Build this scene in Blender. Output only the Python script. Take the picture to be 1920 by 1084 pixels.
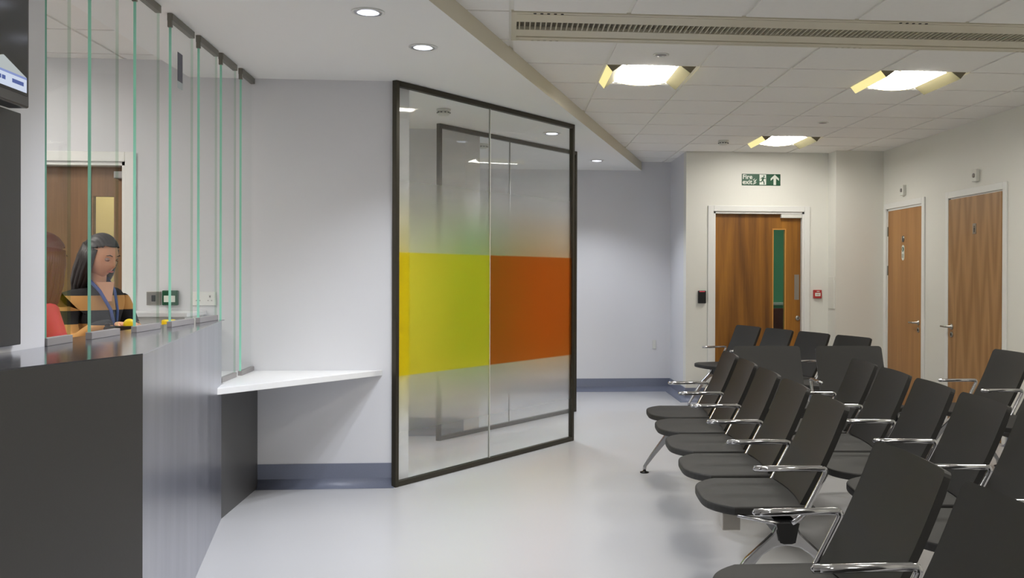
import bpy, bmesh, math, random
from math import sin, cos, pi, radians, sqrt
from mathutils import Vector, Matrix, Quaternion
random.seed(7)
for o in list(bpy.data.objects): bpy.data.objects.remove(o)
SC = bpy.context.scene
COL = SC.collection

# ------------------------------------------------------------------ camera
F_PX, PIT, ROL, YAW, CAMH = 1832.2, -.0044, -.0034, .0845, 1.35
PPX, PPY = 1107.5, 526.0
def cam_dir(A, D, B):
    c, s = cos(ROL), sin(ROL); A, B = c*A + s*B, -s*A + c*B
    c, s = cos(PIT), sin(PIT); D, B = c*D - s*B, s*D + c*B
    c, s = cos(YAW), sin(YAW); A, D = c*A + s*D, -s*A + c*D
    return Vector((A, D, B))
cd = bpy.data.cameras.new('camera'); cam = bpy.data.objects.new('camera', cd); COL.objects.link(cam)
R_, F_, U_ = cam_dir(1, 0, 0), cam_dir(0, 1, 0), cam_dir(0, 0, 1)
M = Matrix((R_, U_, -F_)).transposed().to_4x4(); M.translation = (0, 0, CAMH)
cam.matrix_world = M
cd.sensor_fit = 'HORIZONTAL'; cd.sensor_width = 36
cd.lens = F_PX/1920*36
cd.shift_x = -(PPX-960)/1920; cd.shift_y = (PPY-542)/1920
cd.clip_start = .05; cd.clip_end = 100
SC.camera = cam

# ------------------------------------------------------------------ world / exposure
w = bpy.data.worlds.new('world'); SC.world = w; w.use_nodes = True
w.node_tree.nodes['Background'].inputs[0].default_value = (.9, .95, 1, 1)
w.node_tree.nodes['Background'].inputs[1].default_value = .3
SC.view_settings.view_transform = 'Standard'; SC.view_settings.look = 'None'
SC.view_settings.exposure = 0.9; SC.view_settings.gamma = 1; SC.view_settings.use_curve_mapping = False
TROFFER = 16.5      # emission of a ceiling light's diffuser
SPOT = 44.0         # watts of a downlight

C, S = 2.705, 2.5915         # tiled ceiling, lower plaster soffit
WR = 4.0                      # right wall

# ------------------------------------------------------------------ materials
def lin(c):
    return tuple(((v/255)/12.92 if v/255 <= .04045 else ((v/255+.055)/1.055)**2.4) for v in c) + (1,)
def mat(name, col, rough=.5, metal=0, bump=0, bscale=200, var=0, vscale=3, **kw):
    m = bpy.data.materials.new(name); m.use_nodes = True
    nt = m.node_tree; b = nt.nodes['Principled BSDF']
    c = lin(col); b.inputs['Base Color'].default_value = c
    b.inputs['Roughness'].default_value = rough; b.inputs['Metallic'].default_value = metal
    for k, v in kw.items(): b.inputs[k.replace('_', ' ')].default_value = v
    tc = nt.nodes.new('ShaderNodeTexCoord')
    if var:
        n = nt.nodes.new('ShaderNodeTexNoise'); n.inputs['Scale'].default_value = vscale; n.inputs['Detail'].default_value = 4
        nt.links.new(tc.outputs['Object'], n.inputs['Vector'])
        r = nt.nodes.new('ShaderNodeMixRGB'); r.blend_type = 'MIX'
        r.inputs[1].default_value = tuple(v*(1-var) for v in c[:3])+(1,); r.inputs[2].default_value = tuple(min(1, v*(1+var)) for v in c[:3])+(1,)
        nt.links.new(n.outputs['Fac'], r.inputs[0]); nt.links.new(r.outputs[0], b.inputs['Base Color'])
    if bump:
        n = nt.nodes.new('ShaderNodeTexNoise'); n.inputs['Scale'].default_value = bscale; n.inputs['Detail'].default_value = 3
        nt.links.new(tc.outputs['Object'], n.inputs['Vector'])
        bu = nt.nodes.new('ShaderNodeBump'); bu.inputs['Strength'].default_value = bump; bu.inputs['Distance'].default_value = .002
        nt.links.new(n.outputs['Fac'], bu.inputs['Height']); nt.links.new(bu.outputs[0], b.inputs['Normal'])
    return m
def emit(name, col, s):
    m = bpy.data.materials.new(name); m.use_nodes = True; nt = m.node_tree
    nt.nodes.remove(nt.nodes['Principled BSDF'])
    e = nt.nodes.new('ShaderNodeEmission'); e.inputs[0].default_value = lin(col); e.inputs[1].default_value = s
    nt.links.new(e.outputs[0], nt.nodes['Material Output'].inputs[0]); return m
def wood(name, dark, light, bands=6, cathedral=False, rough=.4, fine=1.0, axis='X', contrast=1.0):
    m = bpy.data.materials.new(name); m.use_nodes = True; nt = m.node_tree; N = nt.nodes; L = nt.links
    b = N['Principled BSDF']; b.inputs['Roughness'].default_value = rough
    tc = N.new('ShaderNodeTexCoord'); mp = N.new('ShaderNodeMapping')
    L.new(tc.outputs['Object'], mp.inputs[0]); mp.inputs['Scale'].default_value = (bands, bands, .35)
    n1 = N.new('ShaderNodeTexNoise'); n1.inputs['Scale'].default_value = 1.0; n1.inputs['Detail'].default_value = 5; n1.inputs['Distortion'].default_value = .6
    L.new(mp.outputs[0], n1.inputs['Vector'])
    mp2 = N.new('ShaderNodeMapping'); L.new(tc.outputs['Object'], mp2.inputs[0]); mp2.inputs['Scale'].default_value = (90*fine, 90*fine, 2.5)
    n2 = N.new('ShaderNodeTexNoise'); n2.inputs['Scale'].default_value = 1; n2.inputs['Detail'].default_value = 6
    L.new(mp2.outputs[0], n2.inputs['Vector'])
    mx = N.new('ShaderNodeMath'); mx.operation = 'MULTIPLY_ADD'; mx.inputs[1].default_value = .35
    L.new(n2.outputs['Fac'], mx.inputs[0])
    if cathedral:
        # repeated book-matched flame figure: contours of |u| + z
        sp = N.new('ShaderNodeSeparateXYZ'); L.new(tc.outputs['Object'], sp.inputs[0])
        pp = N.new('ShaderNodeMath'); pp.operation = 'PINGPONG'; pp.inputs[1].default_value = .12; L.new(sp.outputs[axis], pp.inputs[0])
        a = N.new('ShaderNodeMath'); a.operation = 'MULTIPLY_ADD'; a.inputs[1].default_value = 6.5
        L.new(pp.outputs[0], a.inputs[0])
        zz = N.new('ShaderNodeMath'); zz.operation = 'MULTIPLY'; zz.inputs[1].default_value = .75; L.new(sp.outputs['Z'], zz.inputs[0]); L.new(zz.outputs[0], a.inputs[2])
        dd = N.new('ShaderNodeMath'); dd.operation = 'MULTIPLY_ADD'; dd.inputs[1].default_value = 2.0; L.new(n1.outputs['Fac'], dd.inputs[0]); L.new(a.outputs[0], dd.inputs[2])
        sn = N.new('ShaderNodeMath'); sn.operation = 'MULTIPLY'; sn.inputs[1].default_value = 8; L.new(dd.outputs[0], sn.inputs[0])
        si = N.new('ShaderNodeMath'); si.operation = 'SINE'; L.new(sn.outputs[0], si.inputs[0])
        h = N.new('ShaderNodeMath'); h.operation = 'MULTIPLY_ADD'; h.inputs[1].default_value = .16*contrast; h.inputs[2].default_value = .32; L.new(si.outputs[0], h.inputs[0])
        L.new(h.outputs[0], mx.inputs[2])
    else:
        h = N.new('ShaderNodeMath'); h.operation = 'MULTIPLY_ADD'; h.inputs[1].default_value = 1.5*contrast; h.inputs[2].default_value = .32-.75*contrast; L.new(n1.outputs['Fac'], h.inputs[0])
        L.new(h.outputs[0], mx.inputs[2])
    cr = N.new('ShaderNodeValToRGB'); cr.color_ramp.elements[0].position = .2; cr.color_ramp.elements[1].position = .8
    cr.color_ramp.elements[0].color = lin(dark); cr.color_ramp.elements[1].color = lin(light)
    L.new(mx.outputs[0], cr.inputs[0]); L.new(cr.outputs[0], b.inputs['Base Color'])
    return m
def clear_glass(name, tint=(250, 253, 251), refl=1.0):
    m = bpy.data.materials.new(name); m.use_nodes = True; nt = m.node_tree; N = nt.nodes; L = nt.links
    N.remove(N['Principled BSDF'])
    t = N.new('ShaderNodeBsdfTransparent'); t.inputs[0].default_value = lin(tint)
    g = N.new('ShaderNodeBsdfGlossy'); g.inputs['Roughness'].default_value = .01
    f = N.new('ShaderNodeLayerWeight'); f.inputs['Blend'].default_value = .35
    k = N.new('ShaderNodeMath'); k.operation = 'MULTIPLY_ADD'; k.inputs[1].default_value = .08*refl; k.inputs[2].default_value = .01; L.new(f.outputs['Fresnel'], k.inputs[0])
    x = N.new('ShaderNodeMixShader'); L.new(k.outputs[0], x.inputs[0]); L.new(t.outputs[0], x.inputs[1]); L.new(g.outputs[0], x.inputs[2])
    L.new(x.outputs[0], N['Material Output'].inputs[0]); return m
def film_glass(name, tint, haze):
    """laminated glass: clear at top and bottom, frosted towards a coloured band"""
    m = bpy.data.materials.new(name); m.use_nodes = True; nt = m.node_tree; N = nt.nodes; L = nt.links
    N.remove(N['Principled BSDF'])
    tc = N.new('ShaderNodeTexCoord'); sp = N.new('ShaderNodeSeparateXYZ'); L.new(tc.outputs['Object'], sp.inputs[0])
    def ramp(pts, interp='LINEAR'):
        r = N.new('ShaderNodeValToRGB'); r.color_ramp.interpolation = interp
        e = r.color_ramp.elements
        e.remove(e[1]); vv = lambda v: v if isinstance(v, tuple) else (v, v, v, 1)
        e[0].position = pts[0][0]; e[0].color = vv(pts[0][1])
        for p, v in pts[1:]: q = e.new(p); q.color = vv(v)
        L.new(zz.outputs[0], r.inputs[0]); return r
    zz = N.new('ShaderNodeMath'); zz.operation = 'DIVIDE'; zz.inputs[1].default_value = 2.6; L.new(sp.outputs['Z'], zz.inputs[0])
    b0, b1 = .71/2.6, 1.497/2.6
    g = ramp([(0, .012), (.06, .012), (b0-.08, .45), (b0, .86), (b1, .86), (b1+.10, .50), (b1+.20, .18), (b1+.32, .012), (1, .012)])
    T = lin(tint); Hh = lin(haze)
    W = (.985, .99, .985, 1)
    st = tuple(sqrt(v) for v in T[:3])+(1,); sh = tuple(sqrt(v) for v in Hh[:3])+(1,)
    colr = ramp([(.02, W), (b0-.12, W), (b0-.001, sh), (b0, st), (b1, st), (b1+.001, sh), (b1+.16, W), (1, W)])
    tr = ramp([(.03, 0.0), (b0-.001, .10), (b0, .22), (b1, .22), (b1+.001, .10), (b1+.24, 0.0)])
    gl = N.new('ShaderNodeBsdfGlass'); gl.inputs['IOR'].default_value = 1.17
    L.new(colr.outputs[0], gl.inputs['Color']); gl.inputs['Roughness'].default_value = .55
    tl = N.new('ShaderNodeBsdfTranslucent'); tl.inputs[0].default_value = T
    df = N.new('ShaderNodeBsdfDiffuse'); df.inputs[0].default_value = T
    ad = N.new('ShaderNodeMixShader'); ad.inputs[0].default_value = .4; L.new(tl.outputs[0], ad.inputs[1]); L.new(df.outputs[0], ad.inputs[2])
    x = N.new('ShaderNodeMixShader'); L.new(tr.outputs[0], x.inputs[0]); L.new(gl.outputs[0], x.inputs[1]); L.new(ad.outputs[0], x.inputs[2])
    # fine dot pattern of the film: the share of clear glass falls towards the band
    t = N.new('ShaderNodeBsdfTransparent'); L.new(colr.outputs[0], t.inputs[0])
    go = N.new('ShaderNodeBsdfGlossy'); go.inputs['Roughness'].default_value = .02
    f = N.new('ShaderNodeLayerWeight'); f.inputs['Blend'].default_value = .3
    k = N.new('ShaderNodeMath'); k.operation = 'MULTIPLY_ADD'; k.inputs[1].default_value = .10; k.inputs[2].default_value = .008; L.new(f.outputs['Fresnel'], k.inputs[0])
    c = N.new('ShaderNodeMixShader'); L.new(k.outputs[0], c.inputs[0]); L.new(t.outputs[0], c.inputs[1]); L.new(go.outputs[0], c.inputs[2])
    fin = N.new('ShaderNodeMixShader'); L.new(g.outputs[0], fin.inputs[0]); L.new(c.outputs[0], fin.inputs[1]); L.new(x.outputs[0], fin.inputs[2])
    L.new(fin.outputs[0], N['Material Output'].inputs[0]); return m

M_wall = mat('white_paint', (221, 221, 224), .55, bump=.05, bscale=120)
M_wallw = mat('warm_white_paint', (228, 227, 219), .55, bump=.05, bscale=120)
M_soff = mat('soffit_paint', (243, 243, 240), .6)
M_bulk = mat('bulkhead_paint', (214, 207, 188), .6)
M_tile = mat('ceiling_tile', (241, 239, 234), .9, bump=.15, bscale=350, var=.02, vscale=30)
M_tbar = mat('ceiling_bar', (238, 236, 228), .5)
M_floor = mat('vinyl_floor', (188, 188, 190), .3, bump=.02, bscale=60, var=.03, vscale=1.4)
M_skirt = mat('vinyl_skirting', (118, 123, 140), .4, var=.08, vscale=120)  # same vinyl as the floor, coloured darker for the shade on upright faces
M_white = mat('white_gloss', (232, 232, 228), .35)
M_plast = mat('white_plastic', (222, 222, 214), .4)
M_grey = mat('aluminium_shoe', (150, 146, 145), .4, metal=.3)
M_clamp = mat('clamp_grey', (120, 117, 108), .45, metal=.2)
M_frame = mat('bronze_frame', (62, 58, 48), .38, metal=.5)
M_black = mat('black_plastic', (14, 14, 15), .35)
M_slot = mat('dark_slot', (20, 20, 20), .8)
M_seat = mat('black_seat', (34, 33, 31), .6, bump=.25, bscale=700, var=.05, vscale=60)
M_back = mat('black_back', (34, 33, 31), .5, bump=.25, bscale=700, var=.05, vscale=60)
M_chrome = mat('chrome', (205, 205, 208), .14, metal=1)
M_alu = mat('cast_aluminium', (190, 190, 192), .24, metal=1)
M_steelh = mat('satin_steel', (176, 172, 165), .3, metal=1)
M_dark = mat('dark_laminate', (84, 83, 83), .42, metal=.25, bump=.12, bscale=500, var=.06, vscale=200)
M_tv = mat('screen_black', (46, 46, 47), .12)
M_bezel = mat('screen_bezel', (62, 62, 64), .3)
M_panel = mat('charcoal_panel', (60, 60, 61), .5)
M_white_top = mat('white_worktop', (240, 240, 240), .3)
M_edge = mat('glass_edge', (150, 218, 194), .2)
M_edgel = clear_glass('glass_edge_pale', (222, 238, 228), 3)
M_glass = clear_glass('clear_pane', (253, 254, 254))
M_dglass = clear_glass('door_pane', (236, 242, 238))
M_beam = mat('chilled_beam', (214, 208, 188), .45)
M_slat = mat('grille_slat', (196, 190, 170), .5)
M_back_gr = mat('grille_back', (104, 98, 84), .8)
M_diff = emit('diffuser', (255, 251, 243), TROFFER)
M_wing = mat('light_wing', (112, 106, 78), .5)
M_wingglow = mat('light_wing_glow', (226, 214, 150), .4, Emission_Color=lin((250, 236, 160)), Emission_Strength=.42)
M_wingend = mat('light_wing_end', (120, 112, 92), .5)
M_can = mat('downlight_can', (225, 228, 238), .12, metal=.9)
M_lamp = emit('downlight_lamp', (232, 238, 255), 1.6)
M_green = mat('sign_green', (4, 74, 44), .4)
M_signw = mat('sign_white', (222, 226, 216), .4)
M_red = mat('callpoint_red', (176, 52, 50), .4)
M_door = wood('door_oak_dark', (88, 50, 8), (168, 112, 36), bands=5.5, contrast=1.05)
M_doorR = wood('door_oak', (146, 98, 46), (190, 140, 82), bands=7, contrast=.6)
M_doorC = wood('door_crown_oak', (138, 98, 58), (186, 144, 96), bands=3, cathedral=True, axis='Y', contrast=.85)
M_walnut = wood('door_walnut', (96, 66, 42), (150, 112, 74), bands=6, contrast=.5)
M_lip = mat('oak_lipping', (196, 140, 66), .4)
M_gwall = mat('green_paint', (96, 176, 138), .5)
M_maroon = mat('maroon_vinyl', (98, 22, 22), .5)
# brushed steel of the counter
def brushed():
    m = mat('brushed_steel', (186, 188, 198), .22, metal=1); nt = m.node_tree; N = nt.nodes; L = nt.links; b = N['Principled BSDF']
    tc = N.new('ShaderNodeTexCoord'); mp = N.new('ShaderNodeMapping'); mp.inputs['Scale'].default_value = (7, 7, 1.0); L.new(tc.outputs['Object'], mp.inputs[0])
    n = N.new('ShaderNodeTexNoise'); n.inputs['Scale'].default_value = 1; n.inputs['Detail'].default_value = 6; L.new(mp.outputs[0], n.inputs['Vector'])
    r = N.new('ShaderNodeMapRange'); r.inputs['To Min'].default_value = .26; r.inputs['To Max'].default_value = .34; L.new(n.outputs['Fac'], r.inputs['Value']); L.new(r.outputs[0], b.inputs['Roughness'])
    c = N.new('ShaderNodeValToRGB'); c.color_ramp.elements[0].color = lin((168, 170, 180)); c.color_ramp.elements[1].color = lin((192, 193, 202)); c.color_ramp.elements[0].position = .3; c.color_ramp.elements[1].position = .7
    L.new(n.outputs['Fac'], c.inputs[0]); L.new(c.outputs[0], b.inputs['Base Color'])
    return m
M_steel = brushed()
M_steeltop = mat('polished_top', (150, 152, 162), .13, metal=.9, bump=.03, bscale=15)

# ------------------------------------------------------------------ mesh helpers
class MB:
    def __init__(s): s.bm = bmesh.new()
    def box(s, x0, x1, y0, y1, z0, z1, bev=0, mi=0, rot=None, seg=2):
        r = bmesh.ops.create_cube(s.bm, size=1)
        vs = r['verts']
        for v in vs:
            v.co = Vector(((x0+x1)/2+v.co.x*(x1-x0), (y0+y1)/2+v.co.y*(y1-y0), (z0+z1)/2+v.co.z*(z1-z0)))
        if rot is not None:
            c = Vector(((x0+x1)/2, (y0+y1)/2, (z0+z1)/2))
            for v in vs: v.co = rot @ (v.co-c) + c
        fs = set(f for v in vs for f in v.link_faces)
        for f in fs: f.material_index = mi
        if bev:
            es = list(set(e for v in vs for e in v.link_edges))
            r = bmesh.ops.bevel(s.bm, geom=es, offset=bev, segments=seg, affect='EDGES', profile=.5)
            for f in r['faces']: f.material_index = mi
        return s
    def prism(s, pts, z0, z1, mi=0, bev=0):
        """plan polygon extruded in z"""
        a = [s.bm.verts.new((x, y, z0)) for x, y in pts]; b = [s.bm.verts.new((x, y, z1)) for x, y in pts]
        n = len(pts); fs = [s.bm.faces.new(a[::-1]), s.bm.faces.new(b)]
        for i in range(n): fs.append(s.bm.faces.new((a[i], a[(i+1) % n], b[(i+1) % n], b[i])))
        for f in fs: f.material_index = mi
        bmesh.ops.recalc_face_normals(s.bm, faces=fs)
        if bev:
            es = list(set(list(fs[0].edges)+list(fs[1].edges)))
            bmesh.ops.bevel(s.bm, geom=es, offset=bev, segments=2, affect='EDGES', profile=.5)
        return s
    def plate(s, pts, fn, t, mi=0, bev=0):
        """outline pts (u,v) placed by fn(u,v,d) with thickness t"""
        a = [s.bm.verts.new(fn(u, v, 0)) for u, v in pts]; b = [s.bm.verts.new(fn(u, v, t)) for u, v in pts]
        n = len(pts); fs = [s.bm.faces.new(a[::-1]), s.bm.faces.new(b)]
        for i in range(n): fs.append(s.bm.faces.new((a[i], a[(i+1) % n], b[(i+1) % n], b[i])))
        for f in fs: f.material_index = mi
        bmesh.ops.recalc_face_normals(s.bm, faces=fs)
        if bev:
            es = list(set(list(fs[0].edges)+list(fs[1].edges)))
            bmesh.ops.bevel(s.bm, geom=es, offset=bev, segments=2, affect='EDGES', profile=.5)
        return s
    def tube(s, pts, r, n=10, mi=0, flat=1.0, up=None, cap=True):
        """swept tube; r number or list; flat squashes along 'up'"""
        P = [Vector(p) for p in pts]; k = len(P)
        rs = r if isinstance(r, (list, tuple)) else [r]*k
        T = []
        for i in range(k):
            t = (P[min(i+1, k-1)]-P[max(i-1, 0)]); T.append(t.normalized())
        u = Vector(up) if up else (Vector((0, 0, 1)) if abs(T[0].z) < .9 else Vector((0, 1, 0)))
        u = (u - T[0]*u.dot(T[0])).normalized(); rings = []
        for i in range(k):
            if i:
                q = T[i-1].rotation_difference(T[i]); u = q @ u
                u = (u - T[i]*u.dot(T[i])).normalized()
            v = T[i].cross(u)
            rings.append([s.bm.verts.new(P[i] + rs[i]*(cos(2*pi*j/n)*u*flat + sin(2*pi*j/n)*v)) for j in range(n)])
        fs = []
        for i in range(k-1):
            for j in range(n): fs.append(s.bm.faces.new((rings[i][j], rings[i][(j+1) % n], rings[i+1][(j+1) % n], rings[i+1][j])))
        if cap: fs.append(s.bm.faces.new(rings[0][::-1])); fs.append(s.bm.faces.new(rings[-1]))
        for f in fs: f.material_index = mi; f.smooth = True
        bmesh.ops.recalc_face_normals(s.bm, faces=fs)
        return s
    def lathe(s, prof, cx=0, cy=0, cz=0, n=24, mi=0, axis='Z', smooth=True):
        """profile of (r, h)"""
        rings = []
        for r, h in prof:
            ring = []
            for j in range(n):
                a = 2*pi*j/n
                if axis == 'Z': co = (cx+r*cos(a), cy+r*sin(a), cz+h)
                elif axis == 'Y': co = (cx+r*cos(a), cy+h, cz+r*sin(a))
                else: co = (cx+h, cy+r*cos(a), cz+r*sin(a))
                ring.append(s.bm.verts.new(co))
            rings.append(ring)
        fs = []
        for i in range(len(prof)-1):
            for j in range(n): fs.append(s.bm.faces.new((rings[i][j], rings[i][(j+1) % n], rings[i+1][(j+1) % n], rings[i+1][j])))
        if prof[0][0] > 1e-4: fs.append(s.bm.faces.new(rings[0][::-1]))
        if prof[-1][0] > 1e-4: fs.append(s.bm.faces.new(rings[-1]))
        for f in fs: f.material_index = mi; f.smooth = smooth
        bmesh.ops.remove_doubles(s.bm, verts=[v for r in rings for v in r], dist=1e-6)
        bmesh.ops.recalc_face_normals(s.bm, faces=[f for f in s.bm.faces])
        return s
    def build(s, name, m, parent=None, smooth=False, loc=None):
        me = bpy.data.meshes.new(name); s.bm.to_mesh(me); s.bm.free()
        for x in (m if isinstance(m, (list, tuple)) else [m]): me.materials.append(x)
        if smooth:
            for p in me.polygons: p.use_smooth = True
        o = bpy.data.objects.new(name, me); COL.objects.link(o)
        if loc: o.location = loc
        if parent: o.parent = parent
        return o
def tag(o, label, cat, group=None, kind=None):
    o['label'] = label; o['category'] = cat
    if group: o['group'] = group
    if kind: o['kind'] = kind
    return o
def empty(name, loc=(0, 0, 0), rz=0):
    o = bpy.data.objects.new(name, None); COL.objects.link(o); o.location = loc; o.rotation_euler = (0, 0, rz); o.empty_display_size = .1
    return o
def thing(name, label, cat, loc=(0, 0, 0), rz=0, group=None): return tag(empty(name, loc, rz), label, cat, group)
def struct(o, label, cat): return tag(o, label, cat, kind='structure')
def copy_tree(o, parent=None):
    c = o.copy(); COL.objects.link(c)
    if parent: c.parent = parent
    for ch in o.children: copy_tree(ch, c)
    return c
def arc(cx, cy, r, a0, a1, n=6): return [(cx+r*cos(a0+(a1-a0)*i/n), cy+r*sin(a0+(a1-a0)*i/n)) for i in range(n+1)]
def rrect(x0, x1, y0, y1, r, n=5):
    return arc(x1-r, y0+r, r, -pi/2, 0, n)+arc(x1-r, y1-r, r, 0, pi/2, n)+arc(x0+r, y1-r, r, pi/2, pi, n)+arc(x0+r, y0+r, r, pi, 1.5*pi, n)

# ------------------------------------------------------------------ structure
struct(MB().box(-4.4, 4.2, -3.2, 14, -.1, 0).build('floor', M_floor), 'pale grey vinyl floor', 'floor')
GX, GY = .0141, 7.9967
LIGHTS = [(1, -3), (4, -3), (4, 2), (1, -8), (4, -8), (1, -13), (4, -13), (-6, -5), (-5, -8), (-7, -8), (3, 7), (-5, -2)]  # those after the first reception light are added, unseen, to brighten reception and corridors
b = MB(); b.box(-4.4, 4.2, -3.2, 14, C+.12, C+.2, mi=1)
bars = MB()
for i in range(-8, 8):
    for j in range(-19, 9):
        if (i, j) in LIGHTS: continue
        if j == -5 and i >= 0: continue
        x0, y0 = GX+.6*i, GY+.6*j
        b.box(x0+.012, x0+.588, y0+.012, y0+.588, C-.008, C+.03, mi=0)
for i in range(-8, 9):
    x = GX+.6*i
    b.box(x-.012, x+.012, -3.2, GY-5*.6, C, C+.03, mi=1); b.box(x-.012, x+.012, GY-4*.6, 12.1, C, C+.03, mi=1)
    if i <= 0: b.box(x-.012, x+.012, GY-5*.6, GY-4*.6, C, C+.03, mi=1)
for j in range(-19, 8):
    y = GY+.6*j; b.box(-4.4, 4.2, y-.012, y+.012, C+.0005, C+.03, mi=1)
struct(b.build('ceiling', [M_tile, M_tbar]), 'white square tile suspended ceiling with exposed grid', 'ceiling')

# lower plaster soffit with its slanting bulkhead face, holes for the downlights
def bline(y): return -.205+(y-5.02)*.2767
DL = [(-.66, 4.68), (-.463, 5.37), (.378, 8.50), (.946, 10.447), (-.86, 3.99), (-1.2, 7.4), (-.75, 9.9), (-1.75, 9.9)]  # second-bay entries, hidden behind the wall, are added to brighten the bay
b = MB()
top = [(-2.0, -3.0), (bline(-3.0)+.9, -3.0), (bline(-3.0)+.9, -2.99)]
poly = [(-2.0, -1.47), (bline(11.41), 11.41), (-2.3, 11.41), (-2.3, 8.4), (-2.0, 8.4)]
b.prism(poly, S+.001, C+.1, mi=0)
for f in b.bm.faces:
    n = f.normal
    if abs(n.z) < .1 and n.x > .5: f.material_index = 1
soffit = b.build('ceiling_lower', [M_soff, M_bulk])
struct(soffit, 'lower white plaster soffit with slanting bulkhead edge', 'ceiling')

# walls
def wall(name, boxes, m, label):
    b = MB()
    for bx in boxes: b.box(*bx) if len(bx) == 6 else b.prism(*bx)
    return struct(b.build(name, m), label, 'wall')
wall('wall_right', [(WR, WR+.15, -3.2, 7.6, 0, C+.1), (WR, WR+.15, 8.58, 9.155, 0, C+.1), (WR, WR+.15, 10.045, 12, 0, C+.1),
     (WR, WR+.15, 7.6, 8.58, 2.065, C+.1), (WR, WR+.15, 9.155, 10.045, 2.065, C+.1)], M_wallw, 'long off-white right wall with two doors')
wall('wall_pillar', [(3.478, WR, 10.15, 10.6, 0, C+.1)], M_wallw, 'off-white boxed pillar in the far right corner')
wall('wall_door', [(1.91, 2.21, 10.40, 10.55, 0, C+.1), (3.21, 3.478, 10.40, 10.55, 0, C+.1), (2.21, 3.21, 10.40, 10.55, 2.055, C+.1)], M_wallw, 'off-white far wall around the fire exit door')
wall('wall_return', [(1.91, 2.06, 10.55, 11.41, 0, C+.1)], M_wall, 'white return wall left of the fire exit wall')
wall('wall_far', [(-2.3, 2.06, 11.41, 11.56, 0, C+.1)], M_wall, 'white wall at the far end of the room')
XW = -.70
wall('wall_screen', [(-4.3, -3.35, 6.34, 6.44, 0, C+.1), ([(-2.385, 6.34), (-.716, 6.34), (-.643, 6.44), (-2.385, 6.44)], 0, C+.1), (-3.35, -2.385, 6.34, 6.44, 2.055, C+.1)], M_wall, 'white wall left of the glass partition and behind reception')
XB = -.363
wall('wall_bay', [([(-4.3, 8.36), (-.364, 8.36), (-.246, 8.52), (-4.3, 8.52)], 0, C+.1)], M_wall, 'white wall seen through the first glass partition')
wall('wall_bay_side', [(-2.05, -1.9, 6.44, 8.36, 0, C+.1), (-2.3, -2.15, 8.52, 11.41, 0, C+.1)], M_wall, 'white side walls of the bays behind the partitions')
wall('wall_left', [(-1.76, -1.6, -3.2, 3.535, 0, C+.1)], M_wall, 'white wall carrying the screen at the left')
wall('wall_reception', [(-4.4, -4.25, -3.2, 8.5, 0, C+.1)], M_wall, 'white wall at the back of reception')
wall('wall_rear', [(-4.4, 4.2, -3.3, -3.15, 0, C+.1)], M_wall, 'white wall behind the camera')
# corridor beyond the fire exit door
wall('wall_corridor', [(1.2, 5.2, 13.2, 13.3, 0, C+.1), (1.1, 1.2, 11.56, 13.3, 0, C+.1), (5.2, 5.3, 10.6, 13.3, 0, C+.1)], M_gwall, 'green corridor wall behind the door glass')

# coved skirting: profile swept along the wall foot
def skirting(name, pts, h=.15, label='grey vinyl coved skirting'):
    """pts: wall foot points; room side is to the left of travel"""
    b = MB(); prof = [(0, h), (.006, h), (.006, .055)]+[(.006+.045*(1-cos(a)), .055-.045*sin(a)-.009*(a/(pi/2))) for a in (.3, .6, .9, 1.2, pi/2)]+[(.062, .0005), (0, .0005)]
    P = [Vector(p) for p in pts]; n = len(P); rows = []
    for i in range(n):
        d0 = (P[i]-P[i-1]).normalized() if i else None; d1 = (P[i+1]-P[i]).normalized() if i < n-1 else None
        n0 = Vector((-d0.y, d0.x)) if d0 else None; n1 = Vector((-d1.y, d1.x)) if d1 else None
        if n0 and n1:
            m = (n0+n1); m = m/m.length; m = m/max(.3, m.dot(n0))
        else: m = n0 or n1
        rows.append([b.bm.verts.new((P[i].x+m.x*u, P[i].y+m.y*u, v)) for u, v in prof])
    for i in range(n-1):
        for j in range(len(prof)):
            k = (j+1) % len(prof); f = b.bm.faces.new((rows[i][j], rows[i+1][j], rows[i+1][k], rows[i][k])); f.smooth = 2 <= j <= 7
    b.bm.faces.new(rows[0]); b.bm.faces.new(rows[-1][::-1])
    bmesh.ops.recalc_face_normals(b.bm, faces=b.bm.faces)
    return struct(b.build(name, M_skirt), label, 'skirting')
skirting('baseboard_screen', [(-.72, 6.34), (-1.575, 6.34)], label='grey vinyl skirting under the low white shelf')
skirting('baseboard_bay', [(-.372, 8.36), (-1.9, 8.36)], label='grey vinyl skirting in the first glazed bay')
skirting('baseboard_far', [(2.15, 10.40), (1.91, 10.40), (1.91, 11.41), (-2.15, 11.41)], label='grey vinyl skirting round the far wall')
skirting('baseboard_door', [(3.478, 10.15), (3.478, 10.40), (3.27, 10.40)], label='grey vinyl skirting right of the fire exit door')
skirting('baseboard_right', [(WR, 8.65), (WR, 9.09)], label='grey vinyl skirting between the two oak doors')
skirting('baseboard_corner', [(WR, 10.15), (3.478, 10.15)], label='grey vinyl skirting on the pillar')
skirting('baseboard_right_front', [(WR, -3.1), (WR, 7.53)], label='grey vinyl skirting along the right wall')

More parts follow.
